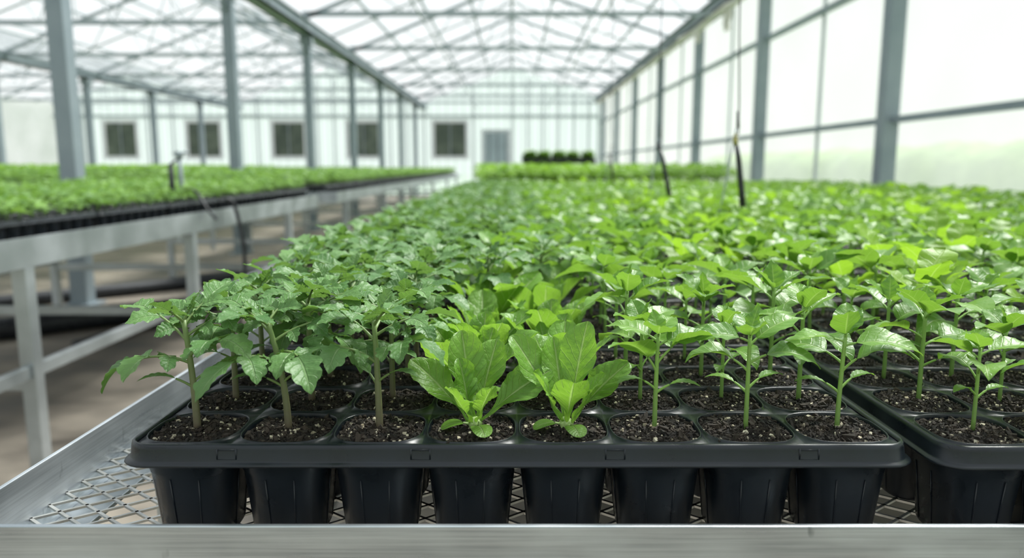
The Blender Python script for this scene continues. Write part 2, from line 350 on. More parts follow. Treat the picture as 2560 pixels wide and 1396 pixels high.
def stuff_from(variants, T, name, mats, label, cat, group=None):
    Vs, Fs, Us, Ms = [], [], [], []; n = 0; T = np.array(T); idx = np.arange(len(T)) % len(variants)
    for vi, (V, F, U, MI) in enumerate(variants):
        t = T[idx == vi]
        if not len(t): continue
        c, s = np.cos(t[:, 3])[:, None], np.sin(t[:, 3])[:, None]; sc = t[:, 4][:, None]
        X = (V[None, :, 0]*c-V[None, :, 1]*s)*sc+t[:, 0][:, None]; Y = (V[None, :, 0]*s+V[None, :, 1]*c)*sc+t[:, 1][:, None]; Z = V[None, :, 2]*sc+t[:, 2][:, None]
        k = len(t); Vs.append(np.stack([X, Y, Z], -1).reshape(-1, 3))
        Fs.append((F[None]+(np.arange(k)*len(V))[:, None, None]).reshape(-1, 4)+n); n += k*len(V)
        Us.append(np.tile(U, (k, 1))); Ms.append(np.tile(MI, k))
    me = mesh_np(name, (np.concatenate(Vs), np.concatenate(Fs), np.concatenate(Us), np.concatenate(Ms)), mats)
    return mkobj(name, me, label=label, cat=cat, group=group, kind='stuff')

def place_parts(name, protos, x, y, z, rot, sc, label, cat, group):
    e = bpy.data.objects.new(name, None); e.empty_display_size = 0.02; e.location = (x, y, z); e.rotation_euler = (0, 0, rot); e.scale = (sc,)*3
    e['label'] = label; e['category'] = cat; e['group'] = group; col.objects.link(e)
    for nm, me in protos:
        o = bpy.data.objects.new(nm, me); o.parent = e; col.objects.link(o)
    return e
def proto(parts, mats):
    return [(nm, mesh_np(nm, pb.arr(), mats)) for nm, pb in parts]

# ------------------------------------------------------------------ trays
P_ = 0.0665; NXC, NYC = 8, 4; HX, HY = NXC*P_/2, NYC*P_/2; TH = 0.0755
NR = 32; th = np.arange(NR)*2*math.pi/NR+0.0; EXP = 3.1
cs, sn = np.cos(th), np.sin(th)
SQ = 1/np.maximum(np.abs(cs), np.abs(sn)); SE = 1/(np.abs(cs)**EXP+np.abs(sn)**EXP)**(1/EXP)
def cell_rings(pb, cx, cy, rings):
    V = [np.stack([cx+h*S*cs, cy+h*S*sn, np.full(NR, z)], -1) for h, S, z in rings]
    pb.add(np.array(V), gridF(len(rings)-1, NR, True)[:, ::-1])
def rrect(hx, hy, r, z, n=6):
    pts = []
    for sx, sy, a0 in ((1,1,0),(-1,1,90),(-1,-1,180),(1,-1,270)):
        for i in range(n+1):
            a = R(a0+90*i/n); pts.append([sx*(hx-r)+r*math.cos(a), sy*(hy-r)+r*math.sin(a), z])
    return np.array(pts)
def tray_body():
    pb = PB()
    for i in range(NXC):
        for j in range(NYC):
            cx = -HX+P_*(i+0.5); cy = -HY+P_*(j+0.5)
            cell_rings(pb, cx, cy, [(P_/2, SQ, TH-0.0018), (0.0325, SE, TH-0.0010), (0.0322, SE, TH+0.0003), (0.0318, SE, TH+0.0005), (0.0314, SE, TH-0.0004), (0.0308, SE, TH-0.003), (0.0294, SE, TH-0.016)])
            cell_rings(pb, cx, cy, [(0.0330, SE, TH-0.0020), (0.0319, SE, TH-0.024), (0.0311, SE, TH-0.0255), (0.0262, SE, 0.002), (0.0250, SE, 0.0), (0.008, SE, 0.0), (0.0005, SE, 0.003)])
            for s in range(4):
                for o in (-0.010, 0.010):
                    if s % 2 == 0: a = np.array([o, (s-1)*0.0307, TH-0.028]); b = np.array([o*0.85, (s-1)*0.0260, 0.003])
                    else: a = np.array([(s-2)*0.0307, o, TH-0.028]); b = np.array([(s-2)*0.0260, o*0.85, 0.003])
                    pb.beam(a+[cx, cy, 0], b+[cx, cy, 0], 0.0008)
    rings = [(0, 0.0006, TH-0.0012), (0.0018, 0.014, TH+0.0006), (0.0034, 0.017, TH+0.0007), (0.0047, 0.018, TH-0.0006), (0.0053, 0.019, TH-0.003),
             (0.0060, 0.019, TH-0.0105), (0.0066, 0.019, TH-0.0115), (0.0088, 0.020, TH-0.0122), (0.0094, 0.020, TH-0.0132), (0.0088, 0.020, TH-0.0142), (0.0055, 0.018, TH-0.0140), (0.0035, 0.017, TH-0.004)]
    V = np.array([rrect(HX+o, HY+o, r, z) for o, r, z in rings]); pb.add(V, gridF(len(rings)-1, V.shape[1], True))
    for fx in (-0.199, -0.0665, 0.0665, 0.199):
        for s in (-1, 1):
            y = s*(HY+0.0050); d = 0.0009
            for a, b in (((fx-0.0070, 0, TH-0.0095), (fx-0.006, 0, TH-0.002)), ((fx+0.006, 0, TH-0.0095), (fx+0.0070, 0, TH-0.002)), ((fx-0.006, 0, TH-0.0095), (fx+0.006, 0, TH-0.0088)), ((fx-0.006, 0, TH-0.003), (fx+0.006, 0, TH-0.0022))):
                pb.box((a[0], y-d, a[2]), (b[0], y+d, b[2]))
    return mesh_np('tray_body', pb.arr(), ['plastic'])
def soil_mesh(chunks, seed=0):
    rng = np.random.default_rng(seed); pb = PB()
    cube = np.array([[i, j, k] for i in (-1, 1) for j in (-1, 1) for k in (-1, 1)], float)
    cf = np.array([[0,1,3,2],[4,6,7,5],[0,4,5,1],[2,3,7,6],[0,2,6,4],[1,5,7,3]])
    for i in range(NXC):
        for j in range(NYC):
            cx = -HX+P_*(i+0.5); cy = -HY+P_*(j+0.5)
            nrg = 20 if chunks else 8
            rr = np.linspace(0.0, 1, nrg); base = TH-0.0036+rng.uniform(-0.0008, 0.0008)
            ring = []
            for r in rr:
                z = base+0.0034*(1-r*r)+rng.normal(0, 0.0008, NR)*(r > 0)
                ring.append(np.stack([cx+max(r, 0.01)*0.0306*SE*cs, cy+max(r, 0.01)*0.0306*SE*sn, z], -1))
            pb.add(np.array(ring), gridF(nrg-1, NR, True), None, 0)
            k = int(chunks*(1.0, 0.8, 0.5, 0.4)[j])
            if not k: continue
            q = rng.uniform(-1, 1, (k, 2)); q = q/np.maximum(1, (np.abs(q)**EXP).sum(1)**(1/EXP))[:, None]
            kind = rng.choice([1, 2], k, p=[0.95, 0.05])
            size = rng.lognormal(math.log(0.00052), 0.50, k); size = np.clip(size, 0.00022, 0.0018)
            size = np.where(kind == 2, np.clip(size*1.3, 0.00055, 0.0014), size)
            r2 = (q**2).sum(1)
            C = np.stack([cx+q[:, 0]*0.0296, cy+q[:, 1]*0.0296, base+0.0034*(1-np.minimum(r2, 1))+size*0.5+rng.uniform(0, 0.0010, k)], -1)
            S = size[:, None, None]*rng.uniform(0.45, 1.2, (k, 8, 3))
            st = np.ones((k, 1, 3)); st[:, 0, 0] = np.where(kind == 1, rng.choice([1, 1, 1, 2.6], k), 1); S = S*st
            V = cube[None]*S; a = rng.uniform(0, 6.28, k); b = rng.uniform(-0.9, 0.9, k)
            c, s = np.cos(b)[:, None], np.sin(b)[:, None]; V = np.stack([V[..., 0]*c-V[..., 2]*s, V[..., 1], V[..., 0]*s+V[..., 2]*c], -1)
            c, s = np.cos(a)[:, None], np.sin(a)[:, None]; V = np.stack([V[..., 0]*c-V[..., 1]*s, V[..., 0]*s+V[..., 1]*c, V[..., 2]], -1)+C[:, None]
            pb.add(V, cf[None]+(np.arange(k)*8)[:, None, None], None, np.repeat(kind, 6))
    return mesh_np('potting_soil', pb.arr(), ['soil', 'crumb', 'perlite'], smooth=False)
ME_TRAY = tray_body(); ME_SOIL_HI = [soil_mesh(1400, 1), soil_mesh(1200, 2)]; ME_SOIL_LO = soil_mesh(0, 3)
def add_tray(x, y, z, rot, soil, label, group):
    e = bpy.data.objects.new('seed_tray', None); e.location = (x, y, z); e.rotation_euler = (0, 0, rot); e.empty_display_size = 0.05
    e['label'] = label; e['category'] = 'seedling tray'; e['group'] = group; col.objects.link(e)
    b = bpy.data.objects.new('tray_body', ME_TRAY); b.parent = e; col.objects.link(b)
    s = bpy.data.objects.new('potting_soil', soil); s.parent = e; s['label'] = 'dark potting soil with white perlite'; col.objects.link(s)
    return e
DZ = 0.7352   # deck top
CX0, CY0 = 0.004, 0.6246
SX, SY = 0.561, 0.286
cells = []
for ty in range(16):
    for tx in range(4):
        x = CX0+SX*tx; y = CY0+SY*ty+(-0.004 if tx == 1 and ty == 0 else 0)
        add_tray(x, y, DZ+0.0002, 0, ME_SOIL_HI[(tx+ty) % 2] if ty < 2 and tx < 3 else ME_SOIL_LO,
                 'black plastic cell tray filled with soil on mesh bench', 'seed trays on the main bench')
        for i in range(NXC):
            for j in range(NYC):
                cells.append((tx, ty, i, j, x-HX+P_*(i+0.5), y-HY+P_*(j+0.5)))
SZ = DZ+TH-0.0012

# hero plants
tom_h = {0: ([205, 25, 205, 335, 160, 25, 110, 60, 250, 10], (-0.005, 0.0)), 1: ([200, 335, 235, 310, 25, 150, 100, 250, 60, 180], (-0.012, 0.0)), 2: ([130, 330, 200, 335, 155, 15, 80, 300, 200, 20], (-0.002, 0.0))}
let_h = {3: [(165, 55, 0.062, 0.0135, 35), (112, 72, 0.066, 0.0150, 5), (12, 48, 0.064, 0.0155, -35), (62, 66, 0.062, 0.0140, -10), (235, 60, 0.040, 0.0115, 15), (300, 62, 0.038, 0.0110, -10), (150, 80, 0.046, 0.0105, 20)],
         4: [(150, 62, 0.072, 0.0140, 20), (50, 76, 0.073, 0.0155, -5), (14, 54, 0.060, 0.0130, -35), (105, 68, 0.062, 0.0140, 0), (275, 64, 0.046, 0.0145, 0), (205, 66, 0.046, 0.0110, 30), (335, 62, 0.046, 0.0115, -25)]}
pep_h = {5: ([345, 200, 195, 350, 0, 150, 60, 250, 100], (0.001, 0)), 6: ([150, 20, 160, 330, 10, 185, 270, 90, 40], (0.0, 0)), 7: ([170, 20, 350, 150, 345, 170, 250, 80, 30], (0.002, 0))}
tomV = [proto(tomato(100+k, 0), ['tom', 'tomstem']) for k in range(3)]
pepV = [proto(pepper(200+k, 0), ['pep', 'pepstem']) for k in range(5)]
letV = [proto(lettuce(300+k, 0), ['let', 'letstem']) for k in range(3)]
tomM = [mesh_np('tomato_seedling', merge(tomato(400+k, 1)), ['tom', 'tomstem']) for k in range(7)]
pepM = [mesh_np('pepper_seedling', merge(pepper(500+k, 1, big=1.06)), ['pep', 'pepstem']) for k in range(8)]
letM = [mesh_np('lettuce_seedling', merge(lettuce(600+k, 1)), ['let', 'letstem']) for k in range(4)]
rndM = [mesh_np('cucumber_seedling', merge(roundy(650+k, 1)), ['rnd', 'pepstem']) for k in range(3)]
pepL = [merge(pepper(700+k, 2, big=1.15)) for k in range(6)]
tomL = [merge(tomato(720+k, 2)) for k in range(4)]
herbM = [mesh_np('herb_seedling', merge(herb(740+k, 1)), ['herb', 'pepstem']) for k in range(5)]
herbL = [merge(herb(760+k, 2)) for k in range(5)]

LT = 'young tomato seedling with lobed green leaves in tray cell'
LP = 'young pepper seedling with glossy pointed leaves in tray cell'
LL = 'bright green young lettuce with broad upright leaves in tray cell'
pep_far, tom_far = [], []; cnt = {'t': 0, 'p': 0, 'l': 0}
def simple_place(name, me, x, y, z, rot, sc, label, cat, group):
    o = bpy.data.objects.new(name, me); o.location = (x, y, z); o.rotation_euler = (RG.uniform(-0.06, 0.06), RG.uniform(-0.06, 0.06), rot); o.scale = (sc,)*3
    o['label'] = label; o['category'] = cat; o['group'] = group; col.objects.link(o); return o
RND = {(1, 0, 1, 3), (1, 0, 3, 3), (1, 1, 1, 1), (1, 1, 2, 0), (1, 1, 5, 0), (1, 1, 3, 2), (0, 1, 7, 3)}
cells.sort(key=lambda c: c[4]**2+c[5]**2)
for tx, ty, i, j, x, y in cells:
    if abs(x) > 0.72*y+0.12: continue
    row = ty*4+j; xj = x+RG.uniform(-0.003, 0.003); yj = y+RG.uniform(-0.003, 0.003); rot = RG.uniform(0, 6.28)
    if tx == 0 and ty == 0 and j == 0:
        if i < 3:
            azs, lean = tom_h[i]; place_parts('tomato_seedling', proto(tomato(10+i, 0, azs, lean), ['tom', 'tomstem']), x-0.001, y-0.002, SZ, 0, 1.0, LT, 'tomato seedling', 'tomato seedlings')
            cnt['t'] += 1
        elif i < 5: place_parts('lettuce_seedling', proto(lettuce(20+i, 0, let_h[i]), ['let', 'letstem']), x+0.002, y-0.004, SZ, 0, 1.0, LL, 'lettuce', 'lettuce seedlings')
        else:
            azs, lean = pep_h[i]; place_parts('pepper_seedling', proto(pepper(30+i, 0, azs, lean), ['pep', 'pepstem']), x, y-0.003, SZ, 0, 1.0, LP, 'pepper seedling', 'pepper seedlings'); cnt['p'] += 1
        continue
    if tx == 0 and i < 3: k = 't'
    elif tx == 0 and i < 5 and (row < 5 or (row < 10 and (row+i) % 2)): k = 'l'
    elif tx == 0 and i == 3: k = ('t', 'p', 't')[row % 3]
    elif tx == 0 and i == 4 and row % 3 == 0: k = 't'
    else: k = 'p'
    near = row < 4 and x < 0.62
    if k == 't':
        cnt['t'] += 1; sc = RG.uniform(0.9, 1.06)
        if near: place_parts('tomato_seedling', tomV[cnt['t'] % 3], xj, yj, SZ, rot, sc, LT, 'tomato seedling', 'tomato seedlings')
        elif cnt['t'] <= 300: simple_place('tomato_seedling', tomM[cnt['t'] % 7], xj, yj, SZ, rot, sc*1.05, LT, 'tomato seedling', 'tomato seedlings')
        else: tom_far.append((xj, yj, SZ, rot, sc*1.08))
    elif k == 'l':
        cnt['l'] += 1; sc = RG.uniform(0.98, 1.14)*(1.12 if row > 2 else 1)
        if near: place_parts('lettuce_seedling', letV[cnt['l'] % 3], xj, yj, SZ, rot, sc, LL, 'lettuce', 'lettuce seedlings')
        else: simple_place('lettuce_seedling', letM[cnt['l'] % 4], xj, yj, SZ, rot, sc*1.1, LL, 'lettuce', 'lettuce seedlings')
    else:
        if (tx, ty, i, j) in RND or (tx >= 1 and row > 3 and RG.random() < (0.13 if y < 2 else 0.07)):
            simple_place('cucumber_seedling', rndM[int(RG.integers(3))], xj, yj, SZ, rot, RG.uniform(0.95, 1.25), 'seedling with broad round light-green leaves in tray cell', 'seedling', 'round-leaved seedlings'); continue
        cnt['p'] += 1; sc = RG.uniform(0.84, 1.14)*(1.0 if row < 3 else 1.04)
        if near: place_parts('pepper_seedling', pepV[int(RG.integers(5))], xj, yj, SZ, rot, sc, LP, 'pepper seedling', 'pepper seedlings')
        elif cnt['p'] <= 300: simple_place('pepper_seedling', pepM[int(RG.integers(8))], xj, yj, SZ, rot, sc, LP, 'pepper seedling', 'pepper seedlings')
        else: pep_far.append((xj, yj, SZ, rot, sc))
if pep_far: stuff_from(pepL, pep_far, 'pepper_seedlings', ['pep', 'pepstem'], 'dense carpet of green pepper seedlings in trays', 'seedlings')
if tom_far: stuff_from(tomL, tom_far, 'tomato_seedlings', ['tom', 'tomstem'], 'dense carpet of tomato seedlings in trays', 'seedlings')

# ------------------------------------------------------------------ benches
def expanded(x0, x1, y0, y1, z, px, py, w, t, mat):
    nx = int((x1-x0)/(px/2)); ny = int((y1-y0)/py)
    xs = x0+np.arange(nx+1)*px/2; pb = PB(); sg = (-1.0)**np.arange(nx+1)
    for j in range(ny):
        yc = y0+(j+0.5)*py+sg*((-1)**j)*py/2
        prof = [(-w/2, 0), (w/2, 0), (w/2, -t), (-w/2, -t)]
        V = np.stack([np.stack([xs, yc+a, np.full(nx+1, z+b)], -1) for a, b in prof], 1)
        pb.add(V, gridF(nx, 4, True))
    return pb
def bench(x0, x1, y0, y1, deck, rtop, rbot, legsY, meshp, label, brace_z=0.38, legw=0.045):
    e = bpy.data.objects.new('greenhouse_bench', None); e.location = (0, 0, 0); e['label'] = label; e['category'] = 'bench'; e['group'] = 'greenhouse benches'; col.objects.link(e)
    t = 0.004
    def part(nm, boxes, mat='alu', bev=0.0008):
        pb = PB()
        for a, b in boxes: pb.box(a, b)
        return pbobj(nm, pb, [mat], bevel=bev, parent=e)
    part('rail', [((x0-t, y0, rbot), (x1+t, y0+t, rtop)), ((x0, y0+t, rbot), (x1, y0+0.03, rbot+t))])
    part('rail', [((x0-t, y1-t, rbot), (x1+t, y1, rtop))])
    part('rail', [((x0-t, y0+t, rbot), (x0, y1-t, rtop)), ((x0, y0+t+0.03, rbot), (x0+0.03, y1-t, rbot+t))], 'alu' if meshp[0] < 0.05 else 'alu2')
    part('rail', [((x1, y0+t, rbot), (x1+t, y1-t, rtop)), ((x1-0.03, y0+t+0.03, rbot), (x1, y1-t, rbot+t))], 'alu2')
    px, py, w = meshp
    pbobj('mesh_deck', expanded(x0, x1, y0+t, y1-t, deck, px, py, w, 0.0018, 'galv'), ['galv'], parent=e)
    n = max(2, int((y1-y0)/1.3)) 
    for k in range(n): part('cross_bar', [((x0, y0+(y1-y0)*(k+0.5)/n-0.015, rbot-0.02), (x1, y0+(y1-y0)*(k+0.5)/n+0.015, rbot+0.004))], 'alu2')
    for yy in legsY:
        for xx in (x0+0.02, x1-0.02):
            part('leg', [((xx-legw/2, yy-legw/2, 0), (xx+legw/2, yy+legw/2, rbot))], 'alu2', 0.003)
        part('brace', [((x0, yy-0.015, brace_z-0.06), (x1, yy+0.015, brace_z-0.02))], 'alu2', 0.002)
    if legsY:
        for xx in (x0+0.02, x1-0.02):
            part('brace', [((xx-0.012, legsY[0], brace_z-0.02), (xx+0.012, legsY[-1], brace_z+0.02))], 'alu2', 0.002)
    return e
bench(-0.366, 2.05, 0.4495, 5.4, DZ, 0.7715, 0.715, [0.75, 2.1, 3.5, 5.0], (0.030, 0.0115, 0.0030), 'aluminium bench with expanded metal deck carrying seed trays')
bench(-3.05, -1.45, 0.9, 5.6, 0.762, 0.790, 0.700, [1.05, 2.22, 3.4, 4.9], (0.08, 0.03, 0.005), 'aluminium bench with upright legs across the aisle')
bench(-3.05, -1.45, 6.2, 21.0, 0.762, 0.790, 0.700, [6.6, 8.6, 11, 14, 17, 20], (0.16, 0.08, 0.01), 'long aluminium bench farther down the aisle')
bench(-0.36, 2.25, 7.0, 19.0, 0.762, 0.790, 0.715, [7.3, 9.5, 12, 15, 18], (0.16, 0.08, 0.01), 'aluminium bench with taller green seedlings')
bench(-5.6, -3.6, 4.5, 21.0, 0.762, 0.790, 0.715, [5, 9, 13, 17, 20], (0.16, 0.08, 0.01), 'aluminium bench covered with small green seedlings')
bench(-9.0, -6.4, 8.0, 21.0, 0.762, 0.790, 0.715, [9, 13, 17, 20], (0.16, 0.08, 0.01), 'aluminium bench covered with small green seedlings')

hp = []
for k in range(8):
    for c in range(5):
        cx = -1.632-0.287*c; cy = 1.3+0.562*k
        if abs(cx)-0.2 > 0.72*(cy+0.3): continue
        add_tray(cx, cy, 0.7622, math.pi/2, ME_SOIL_LO, 'black plastic cell tray of small seedlings on aluminium bench', 'seed trays on the neighbouring bench')
        for i in range(NXC):
            for j in range(NYC):
                hp.append((cx-HY+P_*(j+0.5), cy-HX+P_*(i+0.5)))
hp = [p for p in hp if abs(p[0]) < 0.70*p[1]+0.1]; hp.sort(key=lambda p: p[0]**2+p[1]**2); hf = []; n = 0
for (x, y) in hp:
    if RG.random() < 0.18: continue
    n += 1
    x += RG.uniform(-0.008, 0.008); y += RG.uniform(-0.008, 0.008); rot = RG.uniform(0, 6.28); sc = RG.uniform(0.7, 1.45)
    if n <= 300: simple_place('herb_seedling', herbM[n % 5], x, y, 0.762+TH-0.005, rot, sc, 'small green seedling in black tray on aluminium bench', 'seedling', 'small seedlings on the neighbouring bench')
    else: hf.append((x, y, 0.762+TH-0.005, rot, sc))
if hf: stuff_from(herbL, hf, 'herb_seedlings', ['herb', 'pepstem'], 'carpet of small green seedlings on neighbouring bench', 'seedlings')
def carpet(x0, x1, y0, y1, z, sp, sc, mat, label, hole=None):
    T = []
    for x in np.arange(x0, x1, sp):
        for y in np.arange(y0, y1, sp):
            if abs(x) > 0.72*y+0.2: continue
            if hole and hole[0] < x < hole[1] and hole[2] < y < hole[3]: continue
            T.append((x+RG.uniform(-sp, sp)*0.3, y+RG.uniform(-sp, sp)*0.3, z, RG.uniform(0, 6.28), sc*RG.uniform(0.6, 1.35)))
    stuff_from(herbL, T, 'seedlings', [mat, 'pepstem'], label, 'seedlings')
ZT = 0.762+TH-0.005
carpet(-3.0, -1.5, 6.25, 20.9, ZT, 0.10, 1.6, 'herb', 'carpet of green seedlings on long aluminium bench')
carpet(-0.30, 2.2, 7.1, 18.9, ZT, 0.11, 2.3, 'far', 'taller light-green seedlings on aluminium bench', (0.0, 1.6, 12.0, 12.85))
carpet(-5.55, -3.65, 4.6, 20.9, ZT, 0.11, 1.8, 'herb', 'carpet of green seedlings on bench beyond the columns')
carpet(-8.9, -6.5, 8.1, 20.9, ZT, 0.14, 2.3, 'far', 'carpet of green seedlings on bench beyond the columns')
pb_tray_sets = [(-2.25, 6.5, 0.562, 25, 5), (0.95, 7.35, 0.562, 3, 8), (-4.6, 4.9, 0.562, 3, 6)]
for xc, y0, stp, ny, nx in pb_tray_sets:
    for k in range(ny):
        for c in range(nx):
            x = xc+(c-(nx-1)/2)*0.287
            if c not in (0, nx-1) and k > 0: continue
            if abs(x) > 0.72*(y0+k*stp)+0.2: continue
            add_tray(x, y0+k*stp, 0.7622, math.pi/2, ME_SOIL_LO, 'black plastic cell tray of seedlings on aluminium bench', 'seed trays on farther benches')

# ------------------------------------------------------------------ building
def struct(name, pb, mats, label, cat='structure', **kw):
    return pbobj(name, pb, mats, label=label, cat=cat, kind='structure', **kw)
YB, YF = 27.0, -4.0
XL, XR = -16.2, 3.16
EL, ER, RI = 3.12, 3.36, 4.35
pb = PB(); pb.box((XL, YF, -0.12), (XR, YB, 0.0)); struct('floor', pb, ['floor'], 'brown earth and concrete greenhouse floor', 'floor')
pb = PB(); pb.box((-70, -60, -0.4), (60, 100, -0.13)); struct('ground', pb, ['grass'], 'green grass outside the greenhouse', 'ground')
bays = [(-3.1, 3.1, EL, ER, RI), (-9.6, -3.1, EL, EL, RI), (-16.1, -9.6, EL, EL, RI)]
for x0, x1, a, b, r in bays:
    xm = (x0+x1)/2; pb = PB()
    V = [[x0, YF, a+0.08], [xm, YF, r+0.08], [x1, YF, b+0.08], [x0, YB, a+0.08], [xm, YB, r+0.08], [x1, YB, b+0.08]]
    pb.add(V, [[0, 1, 4, 3], [1, 2, 5, 4]]); struct('ceiling', pb, ['roofp'], 'translucent white pitched greenhouse roof panels', 'ceiling')
def wallq(name, pts, label):
    pb = PB(); pb.add(pts, [[0, 1, 2, 3]]); struct(name, pb, ['wallp'], label, 'wall')
wallq('wall_right', [[XR, YF, 0], [XR, YB, 0], [XR, YB, ER+0.1], [XR, YF, ER+0.1]], 'translucent polycarbonate side wall')
wallq('wall_left', [[XL, YF, 0], [XL, YB, 0], [XL, YB, EL+0.1], [XL, YF, EL+0.1]], 'translucent polycarbonate side wall')
wallq('wall_front', [[XL, YF, 0], [XR, YF, 0], [XR, YF, EL], [XL, YF, EL]], 'translucent polycarbonate end wall')
WZ = 2.75
pb = PB()
wins = [(-13.9, 1.08), (-10.95, 1.12), (-7.93, 1.08), (-5.28, 1.06), (-2.2, 1.10)]
zs = (1.36, 2.52); xs = [XL]
for c, w in wins: xs += [c-w/2, c+w/2]
xs += [XR]
def wq(a, b, z0, z1): pb.add([[a, YB, z0], [b, YB, z0], [b, YB, z1], [a, YB, z1]], [[0, 1, 2, 3]])
wq(XL, XR, 0, zs[0]); wq(XL, XR, zs[1], WZ)
for k in range(0, len(xs)-1, 2): wq(xs[k], xs[k+1], zs[0], zs[1])
struct('wall_back', pb, ['endp'], 'hazy white panelled end wall with dark windows', 'wall')
pb = PB(); pb.add([[XL, YB+0.04, WZ], [XR, YB+0.04, WZ], [XR, YB+0.04, EL+0.1], [XL, YB+0.04, EL+0.1]], [[0, 1, 2, 3]])
for x0, x1, a, b, r in bays:
    xm = (x0+x1)/2; pb.add([[x0, YB+0.04, EL+.1], [x1, YB+0.04, EL+.1], [x1, YB+0.04, b+.09], [xm, YB+0.04, r+.08]], [[0, 1, 2, 3]])
struct('wall_back', pb, ['endp'], 'translucent gable panels above white end wall', 'wall')
for n, (c, w) in enumerate(wins):
    pb = PB(); pb.box((c-w/2, YB+0.01, zs[0]), (c+w/2, YB+0.03, zs[1]), 1)
    for a, b in (((c-w/2-.12, YB-.05, zs[0]-.12), (c-w/2, YB-.01, zs[1]+.12)), ((c+w/2, YB-.05, zs[0]-.12), (c+w/2+.12, YB-.01, zs[1]+.12)),
                 ((c-w/2, YB-.05, zs[0]-.12), (c+w/2, YB-.01, zs[0])), ((c-w/2, YB-.05, zs[1]), (c+w/2, YB-.01, zs[1]+.12))): pb.box(a, b, 0)
    pb.box((c-.015, YB-.03, zs[0]), (c+.015, YB-.01, zs[1]), 2)
    struct('window_%d' % (n+1), pb, ['white', 'pane', 'steel2'], 'dark window in pale frame on end wall', 'window')
pb = PB(); pb.box((-1.07, YB-.06, 0), (-0.98, YB-.002, 2.2), 1); pb.box((-0.15, YB-.06, 0), (-0.06, YB-.002, 2.2), 1); pb.box((-1.07, YB-.06, 2.2), (-0.06, YB-.002, 2.29), 1); pb.box((-0.97, YB-.03, 0), (-0.16, YB-.004, 2.19), 0); pb.box((-0.97, YB-.04, 1.05), (-0.16, YB-.03, 1.13), 1); pb.box((-0.30, YB-.07, 1.0), (-0.24, YB-.03, 1.12), 1)
struct('door_1', pb, ['endp', 'steel3'], 'pale door with light grey frame in end wall', 'door')
for x in [-15.2, -12.9, -12.0, -9.6, -9.0, -6.9, -6.3, -4.3, -3.7, -3.1, -1.35, 0.0, 0.55, 1.1, 1.65, 2.2, 2.7, 3.05]:
    pb = PB(); pb.box((x-.03, YB-.10, 0), (x+.03, YB-.065, 3.3+0.9*(1-abs(((x+3.1) % 6.4)-3.2)/3.2))); pbobj('wall_post', pb, ['steel3'], label='light grey steel post on end wall', cat='post', group='end wall posts')
pb = PB(); pb.box((XL, YB-.15, WZ-.04), (XR-.1, YB-.11, WZ+.04)); struct('trim_1', pb, ['steel2'], 'horizontal rail along end wall', 'trim')
pb = PB(); pb.box((XL, YB-.15, 3.18), (XR-.1, YB-.11, 3.25)); struct('trim_2', pb, ['steel2'], 'horizontal rail along end wall', 'trim')

def column(x, y, z1, w=0.13, mat='steel'):
    e = bpy.data.objects.new('steel_column', None); e.location = (x, y, 0); e['label'] = 'grey painted steel column supporting greenhouse gutter'; e['category'] = 'column'; e['group'] = 'steel columns'; col.objects.link(e)
    pb = PB(); pb.box((-w/2, -w/2, 0), (w/2, w/2, z1)); pbobj('shaft', pb, [mat], bevel=0.006, parent=e)
    pb = PB(); pb.box((-w*.9, -w*.9, 0), (w*.9, w*.9, 0.015)); pbobj('base_plate', pb, [mat], parent=e)
    pb = PB(); pb.box((-w*.75, -w*.6, z1-0.12), (w*.75, w*.6, z1-0.01)); pb.beam((0, -w*.4, z1-.3), (0, -w*1.9, z1-.03), .03); pb.beam((0, w*.4, z1-.3), (0, w*1.9, z1-.03), .03); pbobj('bracket', pb, [mat], parent=e)
for k in range(7): column(-3.12, 5.35+3.2*k, EL-0.165, 0.12)
for k in range(7):
    y = 6.2+3.2*k
    pb = PB(); pb.box((2.99, y-.065, 0), (3.12, y+.065, ER-.17)); pbobj('steel_column', pb, ['steel'], bevel=.005, label='grey steel wall column beside translucent panels', cat='column', group='side wall columns')
    pb = PB(); pb.box((3.125, y+1.6-.02, 0), (3.15, y+1.6+.02, ER-.1)); pbobj('wall_mullion', pb, ['steel3'], label='thin grey mullion on translucent side wall', cat='mullion', group='side wall mullions')
pb = PB(); pb.box((2.99, 3.0-.065, 0), (3.12, 3.0+.065, ER-.17)); pbobj('steel_column', pb, ['steel'], label='grey steel wall column beside translucent panels', cat='column', group='side wall columns')
for k in range(5): column(-9.6, 14.2+3.1*k, EL-0.165, 0.13)
for k in range(3): column(-15.9, 17+3.1*k, EL-0.12, 0.12)
for z in (0.45, 1.37, 2.52):
    pb = PB(); pb.box((3.05, YF+.2, z-.025), (3.122, YB-.2, z+.025)); pbobj('wall_girt', pb, ['steel'], label='horizontal grey steel rail along side wall', cat='rail', group='side wall rails')
def gutter(x, z, w=0.2, h=0.16):
    pb = PB(); pb.box((x-w/2, YF+.1, z-h), (x+w/2, YB-.1, z-h+.03)); pb.box((x-w/2, YF+.1, z-h), (x-w/2+.02, YB-.1, z)); pb.box((x+w/2-.02, YF+.1, z-h), (x+w/2, YB-.1, z)); pb.box((x-w/2-.05, YF+.1, z-.02), (x-w/2, YB-.1, z)); pb.box((x+w/2, YF+.1, z-.02), (x+w/2+.03, YB-.1, z))
    pbobj('gutter_beam', pb, ['steel'], label='long grey steel gutter beam along roof valley', cat='gutter', group='gutter beams')
gutter(-3.1, EL); gutter(3.0, ER); gutter(-9.6, EL)

